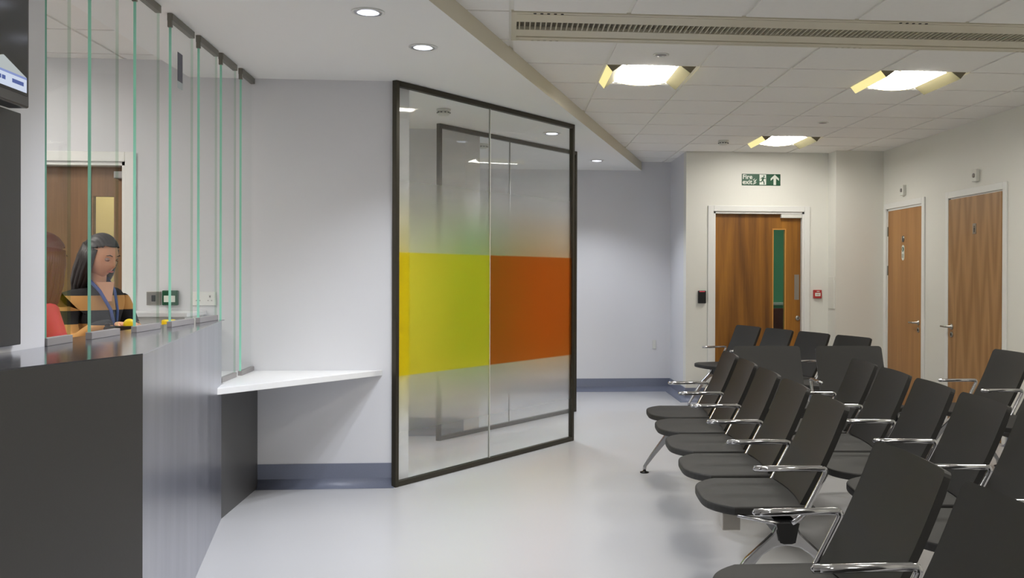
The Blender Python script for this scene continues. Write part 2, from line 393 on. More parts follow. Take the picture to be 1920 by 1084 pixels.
# ------------------------------------------------------------------ doors
def frame_y(name, x0, x1, zt, y, label, aw=.062):
    """door frame in a wall facing -Y"""
    b = MB()
    b.box(x0-aw, x0, y-.016, y, 0, zt+aw, bev=.004); b.box(x1, x1+aw, y-.016, y, 0, zt+aw, bev=.004); b.box(x0, x1, y-.016, y, zt, zt+aw, bev=.004)
    b.box(x0, x0+.022, y, y+.15, 0, zt); b.box(x1-.022, x1, y, y+.15, 0, zt); b.box(x0, x1, y, y+.15, zt-.022, zt)
    return struct(b.build(name, M_white), label, 'door frame')
def frame_x(name, y0, y1, zt, label, aw=.06):
    b = MB(); x = WR
    b.box(x-.016, x, y0-aw, y0, 0, zt+aw, bev=.004); b.box(x-.016, x, y1, y1+aw, 0, zt+aw, bev=.004); b.box(x-.016, x, y0, y1, zt, zt+aw, bev=.004)
    b.box(x, x+.15, y0, y0+.02, 0, zt); b.box(x, x+.15, y1-.02, y1, 0, zt); b.box(x, x+.15, y0, y1, zt-.02, zt)
    b.box(x+.06, x+.15, y0+.02, y0+.035, 0, zt-.02, mi=1); b.box(x+.14, x+.15, y0, y1, 0, zt, mi=1)
    return struct(b.build(name, [M_white, M_slot]), label, 'door frame')
frame_y('trim_1', 2.21, 3.21, 2.055, 10.40, 'white frame of the fire exit door')
frame_x('trim_2', 9.155, 10.045, 2.065, 'white frame of the narrow oak door by the pillar')
frame_x('trim_3', 7.60, 8.58, 2.065, 'white frame of the wide oak door')
frame_y('trim_4', -3.35, -2.385, 2.055, 6.34, 'white frame of the reception door')

# fire exit door leaf with a tall glazed slot
d = struct(empty('door_1', (2.71, 10.45, 0)), 'dark oak fire exit door with tall narrow glass slot', 'door')
yo = 10.45
def rel(b, ox, oy, oz=0):
    for v in b.bm.verts: v.co -= Vector((ox, oy, oz))
    return b
gx0, gx1, gz0, gz1 = 2.872, 3.022, .62, 1.875
b = MB()
for bx in ((2.236, gx0, 0, 2.03), (gx1, 3.184, 0, 2.03), (gx0, gx1, 0, gz0), (gx0, gx1, gz1, 2.03)): b.box(bx[0], bx[1], yo, yo+.045, max(bx[2], .006), bx[3])
rel(b, 2.71, 10.45).build('door_leaf', M_door, d)
b = MB()
b.box(gx0, gx0+.012, yo-.006, yo+.05, gz0, gz1); b.box(gx1-.012, gx1, yo-.006, yo+.05, gz0, gz1)
b.box(gx0+.012, gx1-.012, yo-.006, yo+.05, gz1-.012, gz1); b.box(gx0+.012, gx1-.012, yo-.006, yo+.05, gz0, gz0+.012)
bd = rel(b, 2.71, 10.45).build('glazing_bead', M_lip, d)
rel(MB().box(gx0+.012, gx1-.012, yo+.02, yo+.026, gz0+.012, gz1-.012), 2.71, 10.45).build('glass_pane', M_dglass, d)
rel(MB().box(2.956, 3.186, yo-.05, yo, 1.99, 2.03, bev=.004), 2.71, 10.45).build('door_closer', M_plast, d)
rel(MB().box(3.118, 3.17, yo-.003, yo, 1.10, 1.375, bev=.001), 2.71, 10.45).build('push_plate', M_steelh, d)
b = MB().lathe([(.0, -.012), (.02, -.012), (.026, -.006), (.026, 0)], 3.155, yo, .90, axis='Y'); b.box(3.151, 3.159, yo-.016, yo-.01, .888, .912, mi=1)
rel(b, 2.71, 10.45).build('lock', [M_steelh, M_black], d)
# corridor furnishings seen through the slot
tag(MB().box(2.4, 4.4, 13.1, 13.198, .96, 1.0, bev=.01).build('handrail', M_white), 'white rail on the green wall behind the door glass', 'handrail')
b = MB(); b.box(2.9, 4.1, 12.75, 12.82, .62, .93, bev=.02); b.box(2.9, 4.1, 12.5, 12.82, .40, .48, bev=.02)
for x in (3.0, 4.0): b.box(x-.02, x+.02, 12.52, 12.8, 0, .40)
tag(b.build('bench', M_maroon), 'maroon seat standing in the corridor behind the door glass', 'bench')

def lever_set(parent, y, dirn, ox, oy):
    """lever handle on the right wall, pointing along dirn in y"""
    h = MB(); x = WR+.002
    h.lathe([(.026, 0), (.026, -.006), (.012, -.01), (.009, -.05)], x, y, .905, axis='X', n=18)
    h.tube([(x-.05, y-dirn*.004, .905), (x-.05, y+dirn*.06, .905), (x-.046, y+dirn*.125, .904)], .009, n=10)
    rel(h, ox, oy).build('door_handle', M_steelh, parent)
    k = MB(); k.lathe([(.025, 0), (.025, -.006), (0, -.007)], x, y, .835, axis='X', n=18); k.box(x-.011, x-.006, y-.004, y+.004, .825, .848, mi=1)
    rel(k, ox, oy).build('lock', [M_steelh, M_black], parent)
# narrow oak door near the pillar
d = struct(empty('door_2', (WR, 9.6, 0)), 'narrow oak door beside the pillar with a small green and white sign', 'door')
rel(MB().box(WR+.002, WR+.046, 9.187, 10.023, .006, 2.043), WR, 9.6).build('door_leaf', M_doorR, d)
lever_set(d, 9.25, 1, WR, 9.6)
for z in (.25, 1.42, 1.83): rel(MB().box(WR-.006, WR+.01, 10.016, 10.03, z-.05, z+.05, bev=.002), WR, 9.6).build('hinge', M_clamp, d)
sg = rel(MB().plate(rrect(-.033, .033, -.078, .078, .03), lambda u, v, t: Vector((WR+.002-t, 9.632-u, 1.60+v)), .0015), WR, 9.6).build('door_sign', M_signw, d)
sg['label'] = 'white sign with a green disc'
b = MB().lathe([(0, -.003), (.024, -.003), (.024, 0)], WR, 9.632, 1.635, axis='X', n=20)
b.lathe([(0, -.0035), (.008, -.0035), (.008, 0)], WR, 9.632, 1.646, axis='X', n=12, mi=1); b.box(WR-.0035, WR, 9.624, 9.640, 1.619, 1.640, mi=1)
for q in range(3): b.box(WR-.003, WR, 9.610, 9.654, 1.578-.014*q, 1.584-.014*q, mi=2)
rel(b, WR, 9.6).build('sign_symbol', [M_green, M_signw, M_clamp], sg)
def wc_disc(parent, y, z, kind, ox, oy):
    b = MB()
    if kind: b.lathe([(0, -.003), (.034, -.003), (.034, 0)], WR+.002, y, z, axis='X', n=22)
    else: b.box(WR-.002, WR+.002, y-.03, y+.03, z-.045, z+.045, bev=.004)
    b.lathe([(0, -.005), (.007, -.005), (.007, 0)], WR+.002, y, z+.02, axis='X', n=12, mi=1)
    b.box(WR-.003, WR, y-.009, y+.009, z-.012, z+.01, mi=1); b.box(WR-.003, WR, y-.007, y-.001, z-.03, z-.012, mi=1); b.box(WR-.003, WR, y+.001, y+.007, z-.03, z-.012, mi=1)
    rel(b, ox, oy).build('toilet_symbol', [M_steelh, M_panel], parent)
wc_disc(d, 9.632, 1.74, 1, WR, 9.6)
# wide oak door nearer the camera
d = struct(empty('door_3', (WR, 8.09, 0)), 'wide oak door with flame grain and a small dark square symbol', 'door')
rel(MB().box(WR-.012, WR+.034, 7.622, 8.575, .006, 2.052, bev=.001), WR, 8.09).build('door_leaf', M_doorC, d)
lever_set(d, 8.50, 1, WR-.0, 8.09)
for o in d.children:
    if o.name.startswith(('door_handle', 'lock')): o.location.x -= .014
wc_disc(d, 8.076, 1.768, 0, WR, 8.09); d.children[-1].location.x -= .014
# reception door: brown leaf, second leaf with a glazed slot
d = struct(empty('door_4', (-2.87, 6.42, 0)), 'brown double door behind reception with a glazed leaf', 'door')
rel(MB().box(-3.33, -2.63, 6.43, 6.475, .006, 2.03), -2.87, 6.42).build('door_leaf', M_walnut, d)
b = MB(); 
for bx in ((-2.626, -2.618, 0, 2.03), (-2.49, -2.41, 0, 2.03), (-2.618, -2.49, 1.845, 2.03), (-2.618, -2.49, 0, .75)): b.box(bx[0], bx[1], 6.43, 6.475, max(bx[2], .006), bx[3])
rel(b, -2.87, 6.42).build('door_leaf', M_walnut, d)
rel(MB().box(-2.618, -2.49, 6.45, 6.456, .75, 1.845), -2.87, 6.42).build('glass_pane', M_dglass, d)
rel(MB().box(-2.47, -2.41, 6.37, 6.43, 1.955, 2.0, bev=.004), -2.87, 6.42).build('door_closer', M_grey, d)
rel(MB().box(-2.85, -2.82, 6.41, 6.43, 1.04, 1.17, bev=.004), -2.87, 6.42).build('door_handle', M_steelh, d)
wall('wall_back_corridor', [(-3.6, -2.05, 7.6, 7.7, 0, C)], mat('cream_paint', (226, 198, 140), .5), 'cream wall beyond the reception door')

# ------------------------------------------------------------------ ceiling fittings
def troffer(i, j, label):
    x0, y0 = GX+.6*i, GY+.6*j; cx, cy = x0+.3, y0+.3
    t = thing('ceiling_light', label, 'ceiling light', (cx, cy, C), 0, 'square recessed ceiling lights')
    b = MB()   # casing: sides and top of the recess
    b.box(-.3, .3, -.3, .3, .095, .10)
    for bx in ((-.3, -.288, -.3, .3), (.288, .3, -.3, .3), (-.288, .288, -.3, -.288), (-.288, .288, .288, .3)): b.box(*bx, -.004, .095)
    b.build('casing', M_tbar, t)
    for sx in (-1, 1):   # perforated wing each side of the lens: a shallow V hanging below the ceiling
        b = MB(); P = [(.292, 0), (.252, -.048), (.182, .004)]
        v = [[b.bm.verts.new((sx*x, y, z)) for x, z in P] for y in (-.285, .285)]
        fs = [b.bm.faces.new((v[0][0], v[0][1], v[1][1], v[1][0])), b.bm.faces.new((v[0][1], v[0][2], v[1][2], v[1][1])), b.bm.faces.new((v[0][2], v[0][0], v[1][0], v[1][2])), b.bm.faces.new(v[0]), b.bm.faces.new(v[1])]
        fs[0].material_index = 1; fs[3].material_index = fs[4].material_index = 2
        bmesh.ops.recalc_face_normals(b.bm, faces=b.bm.faces)
        b.build('light_wing', [M_wing, M_wingglow, M_wingend], t)
    b = MB(); n = 10   # bowed lens
    rows = []
    for y in (-.28, .28):
        rows.append([b.bm.verts.new((-.178+.356*k/n, y, .002-.022*(1-((k-n/2)/(n/2))**2))) for k in range(n+1)])
    tops = [[b.bm.verts.new((-.178+.356*k/n, y, .012)) for k in range(n+1)] for y in (-.28, .28)]
    for k in range(n):
        f = b.bm.faces.new((rows[0][k], rows[0][k+1], rows[1][k+1], rows[1][k])); f.smooth = True
        b.bm.faces.new((tops[0][k], tops[0][k+1], tops[1][k+1], tops[1][k]))
        for q in (0, 1): b.bm.faces.new((rows[q][k], rows[q][k+1], tops[q][k+1], tops[q][k]))
    bmesh.ops.recalc_face_normals(b.bm, faces=b.bm.faces)
    lens = b.build('diffuser', M_diff, t)
    for y in (-.283, .283): MB().tube([(-.178+.356*k/n, y, -.022*(1-((k-n/2)/(n/2))**2)) for k in range(n+1)], .003, n=6).build('lens_rim', M_wing, lens)
    return t
names = ['square ceiling light nearest the slanting bulkhead', 'square ceiling light at the upper right nearest the right wall',
         'small far square ceiling light in front of the fire exit door', 'square ceiling light above the middle of the seating, out of view',
         'square ceiling light over the right of the seating, out of view', 'square ceiling light behind the camera on the left',
         'square ceiling light behind the camera on the right', 'square ceiling light over the reception desk', 'square ceiling light added unseen over the rear of reception nearest the counter', 'square ceiling light added unseen to brighten the back of reception', 'square ceiling light added unseen to brighten the corridor behind the fire exit door', 'square ceiling light added unseen to brighten the space beyond the reception door']
for (i, j), nm in zip(LIGHTS, names): troffer(i, j, nm)

def downlight(x, y, label):
    t = thing('downlight', label, 'downlight', (x, y, S), 0, 'round downlights in the lower ceiling')
    MB().lathe([(.078, .0), (.078, -.004), (.07, -.006), (.064, 0)], n=32).build('trim_ring', M_white, t)
    MB().lathe([(.066, -.001), (.064, -.006), (.056, -.005)], n=32).build('reflector', M_can, t)
    MB().lathe([(.058, -.003), (.04, -.008), (.0, -.009)], n=32).build('lamp', M_lamp, t)
    l = bpy.data.lights.new('downlight_beam', 'SPOT'); l.energy = SPOT; l.spot_size = radians(118); l.spot_blend = .7; l.shadow_soft_size = .05; l.color = (.88, .92, 1)
    lo = bpy.data.objects.new('downlight_beam', l); COL.objects.link(lo); lo.parent = t; lo.location = (0, 0, -.02)
    return t
for (x, y), nm in zip(DL, ['round downlight nearest the top of the picture', 'round downlight just above the glass partition', 'round downlight seen through the first glass partition',
                          'round downlight beyond the glass partition near the far wall', 'round downlight above the counter, out of view', 'round downlight inside the first glazed bay', 'round downlight added unseen to brighten the second glazed bay', 'round downlight added unseen to brighten the back of the second glazed bay']): downlight(x, y, nm)

# chilled beam
t = thing('air_vent', 'long slotted air vent strip running across the tiled ceiling', 'air vent', (GX, GY-3.0, C))
L_ = WR-GX-.002; b = MB()
b.box(.0, L_, .0, .028, -.012, .02); b.box(.0, L_, .572, .6, -.012, .02); b.box(0, .028, .028, .572, -.012, .02)
b.box(.028, L_, .05, .20, -.008, .02); b.box(.028, L_, .365, .505, -.008, .02); b.box(.028, L_, .53, .572, -.010, .02)
b.build('casing', M_beam, t)
MB().box(.028, L_, .028, .05, .01, .02).box(.028, L_, .505, .53, -.002, .02, mi=1).build('slot', [M_slot, M_slat], t)
MB().box(.028, L_, .20, .365, .012, .02).build('grille_back', M_back_gr, t)
b = MB(); x = .04
while x < L_-.02: b.box(x, x+.007, .20, .365, -.006, .012); x += .0285
b.build('grille', M_slat, t)
for x0, yv, mi in ((.12, .016, 0), (2.05, .016, 0), (3.2, .016, 0), (.12, .586, 1), (1.9, .586, 1), (3.0, .586, 1)):
    for k in range(5): MB().lathe([(0, -.0135), (.0085, -.0135), (.0085, -.011)], x0+k*.035, yv, 0, n=10).build('vent_hole', (M_slot, M_slat)[mi], t)
def detector(x, y, z, label, dark=False):
    t = thing('smoke_detector', label, 'smoke detector', (x, y, z))
    MB().lathe([(.052, 0), (.052, -.012), (.046, -.018)], n=24).build('base', M_plast, t)
    b = MB().lathe([(.044, -.018), (.046, -.034), (.036, -.046), (.0, -.05)], n=24)
    b.build('sensor_head', M_plast, t)
    b = MB()
    for k in range(10):
        a = 2*pi*k/10; b.box(.0455*cos(a)-.006, .0455*cos(a)+.006, .0455*sin(a)-.006, .0455*sin(a)+.006, -.030, -.024)
    b.build('vent_slot', M_slot, t)
detector(-.481, 7.36, S, 'white smoke detector seen through the left glass pane')
detector(-.241, 9.26, S, 'pale smoke detector seen through both glass partitions')
detector(2.12, 9.53, C-.008, 'small smoke detector on the tiled ceiling left of the far light')
def sensor(x, y, label):
    t = thing('ceiling_sensor', label, 'ceiling sensor', (x, y, C-.008))
    MB().lathe([(.05, 0), (.05, -.004), (.04, -.007), (.036, -.004)], n=26).build('ring', M_plast, t)
    MB().lathe([(.036, -.003), (.03, -.007), (.0, -.012)], n=26).build('lens', M_grey, t)
sensor(.921, 5.88, 'flat round ceiling sensor between the vent strip and the left light')
sensor(2.73, 8.32, 'small round ceiling sensor beyond the upper right light')

# ------------------------------------------------------------------ glass partitions
def partition(label, P, Q, divs, mats, top=S):
    P = Vector(P); Q = Vector(Q); d = Q-P; L = d.length; ang = math.atan2(d.y, d.x)
    t = thing('glass_partition', label, 'glass partition', (P.x, P.y, 0), ang, 'coloured glass partitions')
    fw, fd = .030, .018
    b = MB(); b.box(0, fw, -fd, fd, .0, top, bev=.002); b.box(L-fw, L, -fd, fd, .0, top, bev=.002)
    b.box(fw, L-fw, -fd, fd, .001, .035, bev=.002); b.box(fw, L-fw, -fd, fd, top-.035, top-.001, bev=.002)
    b.build('frame', M_frame, t)
    xs = [fw]+[L*q for q in divs]+[L-fw]
    for k in range(len(xs)-1):
        MB().box(xs[k]+(.003 if k else 0), xs[k+1]-(.003 if k < len(xs)-2 else 0), -.006, .006, .035, top-.035).build('glass_pane', mats[k], t)
    for q in divs: MB().box(L*q-.003, L*q+.003, -.006, .006, .035, top-.035).build('joint', M_plast, t)
    return t
yel = film_glass('film_yellow', (255, 242, 84), (250, 246, 214)); org = film_glass('film_orange', (224, 136, 60), (244, 234, 212))
tea = film_glass('film_teal', (70, 205, 150), (150, 225, 200)); olv = film_glass('film_amber', (226, 178, 70), (232, 214, 150))
partition('large glass partition with yellow and orange bands in a dark frame', (-.722, 6.30), (.530, 8.01), [.47], [yel, org])
partition('second glass partition with a teal band, behind the large yellow and orange one', (-.57, 8.05), (.672, 9.73), [.47], [tea, olv])

# ------------------------------------------------------------------ reception counter
C0 = (-1.553, 2.0); C1 = (-1.152, 3.204); C2 = (-1.577, 5.555); ZT = 1.10
t = thing('reception_counter', 'tall angled reception counter, dark front and brushed steel side', 'reception counter', (0, 0, 0))
def slab_between(P, Q, th, z0, z1, name, m, ext0=0, ext1=0):
    P, Q = Vector(P), Vector(Q); d = (Q-P).normalized(); n = Vector((-d.y, d.x))*th
    P = P-d*ext0; Q = Q+d*ext1
    return MB().prism([tuple(P), tuple(Q), tuple(Q+n), tuple(P+n)], z0, z1).build(name, m, t)
v0 = Vector(C0); v1 = Vector(C1)
slab_between(C0, C1, .02, .0, ZT-.004, 'front_panel', M_dark)
slab_between(C1, C2, .02, .0, ZT-.004, 'side_panel', M_steel, ext1=0)
MB().prism([C0, C1, C2, (-1.577, 5.612), (-1.72, 5.612), (-1.72, 3.54), (-1.60, 3.54), (-1.60, 2.0)], ZT-.004, ZT).build('countertop', M_steeltop, t)
MB().prism([(-1.577, 5.556), (-1.577, 6.338), (-1.60, 6.338), (-1.60, 5.556)], 0, .709).build('recessed_panel', M_dark, t)
MB().prism([(-1.53, 2.05), (-1.18, 3.2), (-1.60, 5.5), (-1.60, 5.612), (-1.72, 5.612), (-1.72, 3.54), (-1.598, 3.54), (-1.598, 2.05)], 0, ZT-.005).build('carcass', M_dark, t)
s = MB().prism([(-1.546, 5.345), (-.80, 6.338), (-1.88, 6.338), (-1.88, 5.622), (-1.5765, 5.622), (-1.5765, 5.556)], .71, .745, bev=.002).build('low_shelf', M_white_top)
tag(s, 'low white wedge shelf between the counter and the wall', 'shelf')

# row of glass screen panes
PANES = [(3.545, 3.745, ZT), (3.905, 4.19, ZT), (4.36, 4.665, ZT), (4.80, 5.15, ZT), (5.228, 5.565, ZT), (5.625, 5.94, .745), (6.03, 6.372, .745)]
desc = ['glass screen pane nearest the left wall', 'glass screen pane in front of the dark haired woman', 'glass screen pane right of the seated woman',
        'glass screen pane carrying the small sticker', 'glass screen pane at the end of the tall counter', 'left glass screen pane on the low white shelf', 'glass screen pane nearest the white wall, on the low shelf']
for (y0, y1, z0), nm in zip(PANES, desc):
    X = -1.607; t = thing('glass_screen', nm, 'glass screen', (X, (y0+y1)/2, z0), radians(1.5), 'upright glass panes along the counter')
    h = (y1-y0)/2; H_ = S-z0
    b = MB().box(-.006, .006, -h, h, .012, H_-.008)
    for f in b.bm.faces:
        n = f.normal
        if n.y < -.9: f.material_index = 1
        elif n.y > .9: f.material_index = 2
    b.build('pane', [M_glass, M_edge, M_edgel], t)
    MB().box(-.012, .012, -h-.006, h+.006, 0, .028, bev=.002).build('bottom_channel', M_grey, t)
    b = MB().box(-.013, .013, -h-.004, h+.004, H_-.034, H_-.0005, bev=.001); b.box(-.010, .010, -h-.010, -h+.008, H_-.066, H_-.0005, bev=.001)
    b.build('top_channel', M_clamp, t)
    if 'sticker' in nm:
        b = MB().box(.0065, .0072, -h+.09, -h+.17, H_-.30, H_-.16); b.box(.0065, .0072, -h+.09, -h+.17, H_-.335, H_-.30, mi=1)
        b.build('sticker', [mat('sticker_dark', (92, 92, 106), .5), mat('sticker_pale', (196, 206, 208), .5)], t)

# screens on the left wall
t = thing('television', 'dark wall television at the upper left corner', 'television', (-1.6, 2.75, 0))
X1 = .10
b = MB().box(.035, X1, -.62, .462, 1.87, 2.50, bev=.006); b.build('casing', M_bezel, t)
MB().box(X1, X1+.0015, -.60, .447, 1.905, 2.485).build('screen', M_tv, t)
b = MB().box(X1+.0016, X1+.002, .12, .44, 1.915, 1.955); b.prism([(X1+.0016, .12), (X1+.0021, .12), (X1+.0021, .44), (X1+.0016, .44)], 1.955, 1.962, mi=1)
b.plate([(.13, 1.962), (.44, 1.962), (.30, 2.005)], lambda u, v, t_: Vector((X1+.0016+t_, u, v)), .0004, mi=2)
b.build('screen_picture', [emit('screen_pale', (176, 184, 200), .75), emit('screen_blue', (120, 132, 176), .7), emit('screen_grey', (170, 176, 176), .6)], t)
b = MB()
for k, (y0, y1) in enumerate(((.15, .19), (.195, .215), (.225, .25), (.255, .285), (.29, .31), (.35, .42))): b.box(X1+.002, X1+.0024, y0, y1, 1.932, 1.944)
b.build('screen_writing', emit('screen_ink', (90, 104, 160), .5), t)
MB().box(.0, .035, -.2, .15, 1.98, 2.3, bev=.004).build('wall_bracket', M_black, t)
t = MB().box(-1.6, -1.575, 2.1, 3.318, 1.122, 1.872, bev=.003).build('wall_panel', M_panel)
tag(t, 'plain charcoal panel on the left wall under the television', 'wall panel')

# ------------------------------------------------------------------ things on walls
def plate(name, x0, x1, z0, z1, y, label, cat, m=M_white, dep=.01, extra=None):
    b = MB().box(x0, x1, y-dep, y, z0, z1, bev=.002); o = b.build(name, m); tag(o, label, cat); return o
def text(s, x, z, y, size, m, parent, name, fn=None):
    c = bpy.data.curves.new('t', 'FONT'); c.body = s; c.size = size; c.extrude = .0006; c.offset = size*.018
    o = bpy.data.objects.new('t', c); COL.objects.link(o)
    me = bpy.data.meshes.new_from_object(o); bpy.data.objects.remove(o)
    me.materials.append(m) if not me.materials else me.materials.__setitem__(0, m)
    mo = bpy.data.objects.new(name, me); COL.objects.link(mo); mo.rotation_euler = (pi/2, 0, 0); mo.location = (x, y, z)
    if parent: mo.parent = parent
    return mo
# fire exit sign
t = thing('exit_sign', 'green fire exit sign with running figure and upward arrow', 'sign', (2.518, 10.40, 2.339))
MB().box(0, .425, -.006, -.0005, 0, .124, bev=.001).build('sign_board', M_green, t)
text('Fire', .006, .069, -.0068, .070, M_signw, t, 'lettering'); text('exit', .006, .014, -.0068, .070, M_signw, t, 'lettering')
def flat(pts, m, name, d=.0012):
    b = MB().plate(pts, lambda u, v, tt: Vector((u, -.0062-tt, v)), d); return b.build(name, m, t)
cx = .362; flat([(cx-.014, .006), (cx+.014, .006), (cx+.014, .078), (cx+.046, .052), (cx+.046, .076), (cx, .118), (cx-.046, .076), (cx-.046, .052), (cx-.014, .078)], M_signw, 'arrow')
flat([(.193, .007), (.266, .007), (.266, .118), (.193, .118)], M_signw, 'door_symbol')
b = MB(); Z = lambda u, v: Vector((u, -.0078, v))
b.lathe([(0, -.0085), (.0085, -.0085), (.0085, -.007)], .243, 0, .100, axis='Y', n=16)
def limb(*pts, w=.006):
    b.tube([Z(*p) for p in pts], w, n=8, flat=.15, up=(0, 1, 0))
limb((.236, .088), (.226, .055), w=.009); limb((.236, .086), (.217, .080), (.208, .068), w=.0042); limb((.240, .086), (.252, .074), (.263, .077), w=.0042)
limb((.224, .055), (.214, .040), (.190, .040), w=.0055); limb((.229, .055), (.242, .036), (.245, .012), w=.0055)
b.build('running_figure', M_green, t)
b = MB(); Z = lambda u, v: Vector((u, -.0072, v))
for k, (u, v) in enumerate(((.128, .020), (.135, .032), (.142, .046), (.150, .060), (.136, .052), (.146, .028), (.128, .066))): limb((u-.008, v-.004), (u, v-.008), (u+.012, v+.006), w=.0034)
b.build('flame_symbol', M_signw, t)
# card reader, call point, plates
t = thing('card_reader', 'black card reader left of the fire exit door', 'card reader', (2.083, 10.40, 1.13))
MB().box(-.043, .043, -.03, 0, -.068, .068, bev=.006).build('housing', M_black, t); MB().box(-.03, .03, -.0315, -.03, .056, .062).build('indicator', emit('led_red', (200, 70, 80), .8), t)
t = thing('fire_call_point', 'small red fire alarm call point right of the fire exit door', 'call point', (3.356, 10.40, 1.163))
MB().box(-.046, .046, -.028, 0, -.046, .046, bev=.005).build('housing', M_red, t)
b = MB().box(-.03, .03, -.030, -.028, -.022, .014); b.box(-.018, .018, -.0305, -.030, -.008, -.002, mi=1); b.build('break_glass', [M_signw, M_red], t)
MB().box(-.012, .02, -.030, -.028, .026, .034).build('marking', M_signw, t)
o = MB().box(3.468, 3.478, 10.18, 10.36, 1.01, 1.355, bev=.003).build('access_panel', M_wallw); tag(o, 'blank white access panel on the side of the pillar', 'access panel')
def call_light(y, z, label):
    t = thing('call_light', label, 'indicator light', (WR, y, z)); MB().box(-.035, 0, -.042, .042, -.052, .052, bev=.005).build('housing', M_plast, t)
    MB().lathe([(.02, -.035), (.018, -.042), (0, -.046)], n=16, axis='X').build('lens', M_grey, t)
call_light(9.597, 2.23, 'small white indicator box above the narrow oak door'); call_light(8.052, 2.222, 'small white indicator box above the wide oak door')
o = plate('wall_plate', 1.70, 1.74, .50, .60, 11.41, 'pale blank plate low on the far white wall', 'wall plate', M_plast)
t = thing('light_switch', 'grey metal switch plate on the wall behind reception', 'light switch', (-2.212, 6.34, 1.202))
MB().box(-.043, .043, -.009, 0, -.043, .043, bev=.002).build('plate', M_steelh, t); MB().box(-.012, .012, -.014, -.009, -.02, .02, bev=.002).build('rocker', M_black, t)
t = thing('door_release', 'green emergency door release box behind reception', 'door release', (-2.108, 6.34, 1.205))
MB().box(-.047, .047, -.03, 0, -.047, .047, bev=.006).build('housing', M_green, t); MB().box(-.034, .034, -.032, -.03, -.026, .014).build('break_glass', M_signw, t)
t = thing('wall_socket', 'white double socket on the wall behind the glass panes', 'socket', (-1.905, 6.34, 1.20))
MB().box(-.073, .073, -.009, 0, -.043, .043, bev=.003).build('plate', M_white, t)
b = MB()
for sx in (-.036, .036): b.box(sx-.004, sx+.004, -.0105, -.009, .008, .02); b.box(sx-.014, sx-.007, -.0105, -.009, -.014, -.009); b.box(sx+.007, sx+.014, -.0105, -.009, -.014, -.009)
b.build('socket_hole', M_grey, t)

# ------------------------------------------------------------------ beam seating
PITCH = .602
ZA, ZTOP, ZS = .615, .845, .462
def xb(z): return -.088+.45*(z-.475)           # front face of the backrest at height z
def seat_mesh():
    w, n = .275, 14
    pts = []
    def xf(y): return -.475+.105*abs(y/w)**3.6
    ys = [-w+2*w*k/24 for k in range(25)]
    pts = [(xf(y), y) for y in ys]+[(-.055, w-.004), (-.055, -w+.004)]
    b = MB().prism(pts, ZS-.034, ZS, bev=.007)
    return b
def back_mesh(dx=0):
    b = MB(); w, z0, z1, th, r = .245, ZS+.004, ZTOP, .026, .022
    nc, nr = 24, 10; fr, bk = [], []
    for j in range(nr+1):
        tt = j/nr; A, B = [], []
        for i in range(nc+1):
            s = sin(pi/2*(-1+2*i/nc)); y = s*w
            e = max(0, abs(y)-(w-r)); zt = z1-(r-sqrt(max(0, r*r-e*e)))
            z = z0+(zt-z0)*tt
            x = xb(z)-.018*s*s+.012*sin(pi*tt)+.008*(tt**3)
            A.append(b.bm.verts.new((x, y, z))); B.append(b.bm.verts.new((x+th*(.9 if tt < 1 else .75), y*.992, z-.008)))
        fr.append(A); bk.append(B)
    for j in range(nr):
        for i in range(nc):
            b.bm.faces.new((fr[j][i], fr[j][i+1], fr[j+1][i+1], fr[j+1][i])); b.bm.faces.new((bk[j][i], bk[j+1][i], bk[j+1][i+1], bk[j][i+1]))
        for i in (0, nc): b.bm.faces.new((fr[j][i], fr[j+1][i], bk[j+1][i], bk[j][i]))
    for i in range(nc):
        for j in (0, nr): b.bm.faces.new((fr[j][i], fr[j][i+1], bk[j][i+1], bk[j][i]))
    bmesh.ops.recalc_face_normals(b.bm, faces=b.bm.faces)
    for f in b.bm.faces: f.smooth = abs(f.normal.y) < .5 and f.normal.z < .8
    for e in b.bm.edges:
        if len(e.link_faces) == 2 and e.calc_face_angle(0) > .6: e.smooth = False
    return b
def bend(p0, p1, p2, r, n=5):
    """rounded corner points at p1"""
    a = (Vector(p0)-Vector(p1)).normalized(); c = (Vector(p2)-Vector(p1)).normalized()
    s0 = Vector(p1)+a*r; s1 = Vector(p1)+c*r; out = []
    for k in range(n+1):
        t = k/n; out.append(tuple((1-t)**2*s0+2*t*(1-t)*Vector(p1)+t*t*s1))
    return out
def arm_mesh():
    b = MB(); y = 0
    tip = (-.30, y, ZA); cor = (-.016, y, ZA); low = (xb(.43)-.004, y, .43); fwd = (-.155, y, .405)
    pts = [tip, (-.24, y, ZA)]+bend(tip, cor, low, .03)+bend(cor, low, fwd, .03)+[fwd]
    b.tube([(-.306, y, ZA)]+pts, [.004]+[.0115]*(len(pts)), n=12)
    b.tube([(-.285, y, ZA-.002), (-.25, y, ZA-.001), (-.03, y, ZA)], [.0125, .0145, .0125], n=12, flat=.8)
    return b
def leg_mesh():
    b = MB(); O = [(.035, .40), (.055, .36), (.16, .263), (.255, .13), (.308, .045), (.31, .02)]; I = [(.288, .02), (.284, .045), (.225, .12), (.135, .225), (.095, .275), (.05, .305)]
    c = -.17
    P = [(c-u, v) for u, v in O]+[(c-u, v) for u, v in I]+[(c, .314)]+[(c+u, v) for u, v in I[::-1]]+[(c+u, v) for u, v in O[::-1]]
    b.plate(P, lambda u, v, t: Vector((u, t-.015, v)), .030, bev=.007)
    # seat supports
    b.tube([(-.17, 0, .39), (-.24, 0, .405), (-.36, 0, .428)], [.016, .013, .009], n=10, flat=.7)
    return b
def foot_mesh(x):
    return MB().lathe([(.0, .0), (.03, .0), (.031, .007), (.012, .012), (.009, .03)], x, 0, 0, n=20)
PROTO = {}
def proto():
    hide = []
    PROTO['seat'] = seat_mesh(); PROTO['backrest'] = back_mesh()
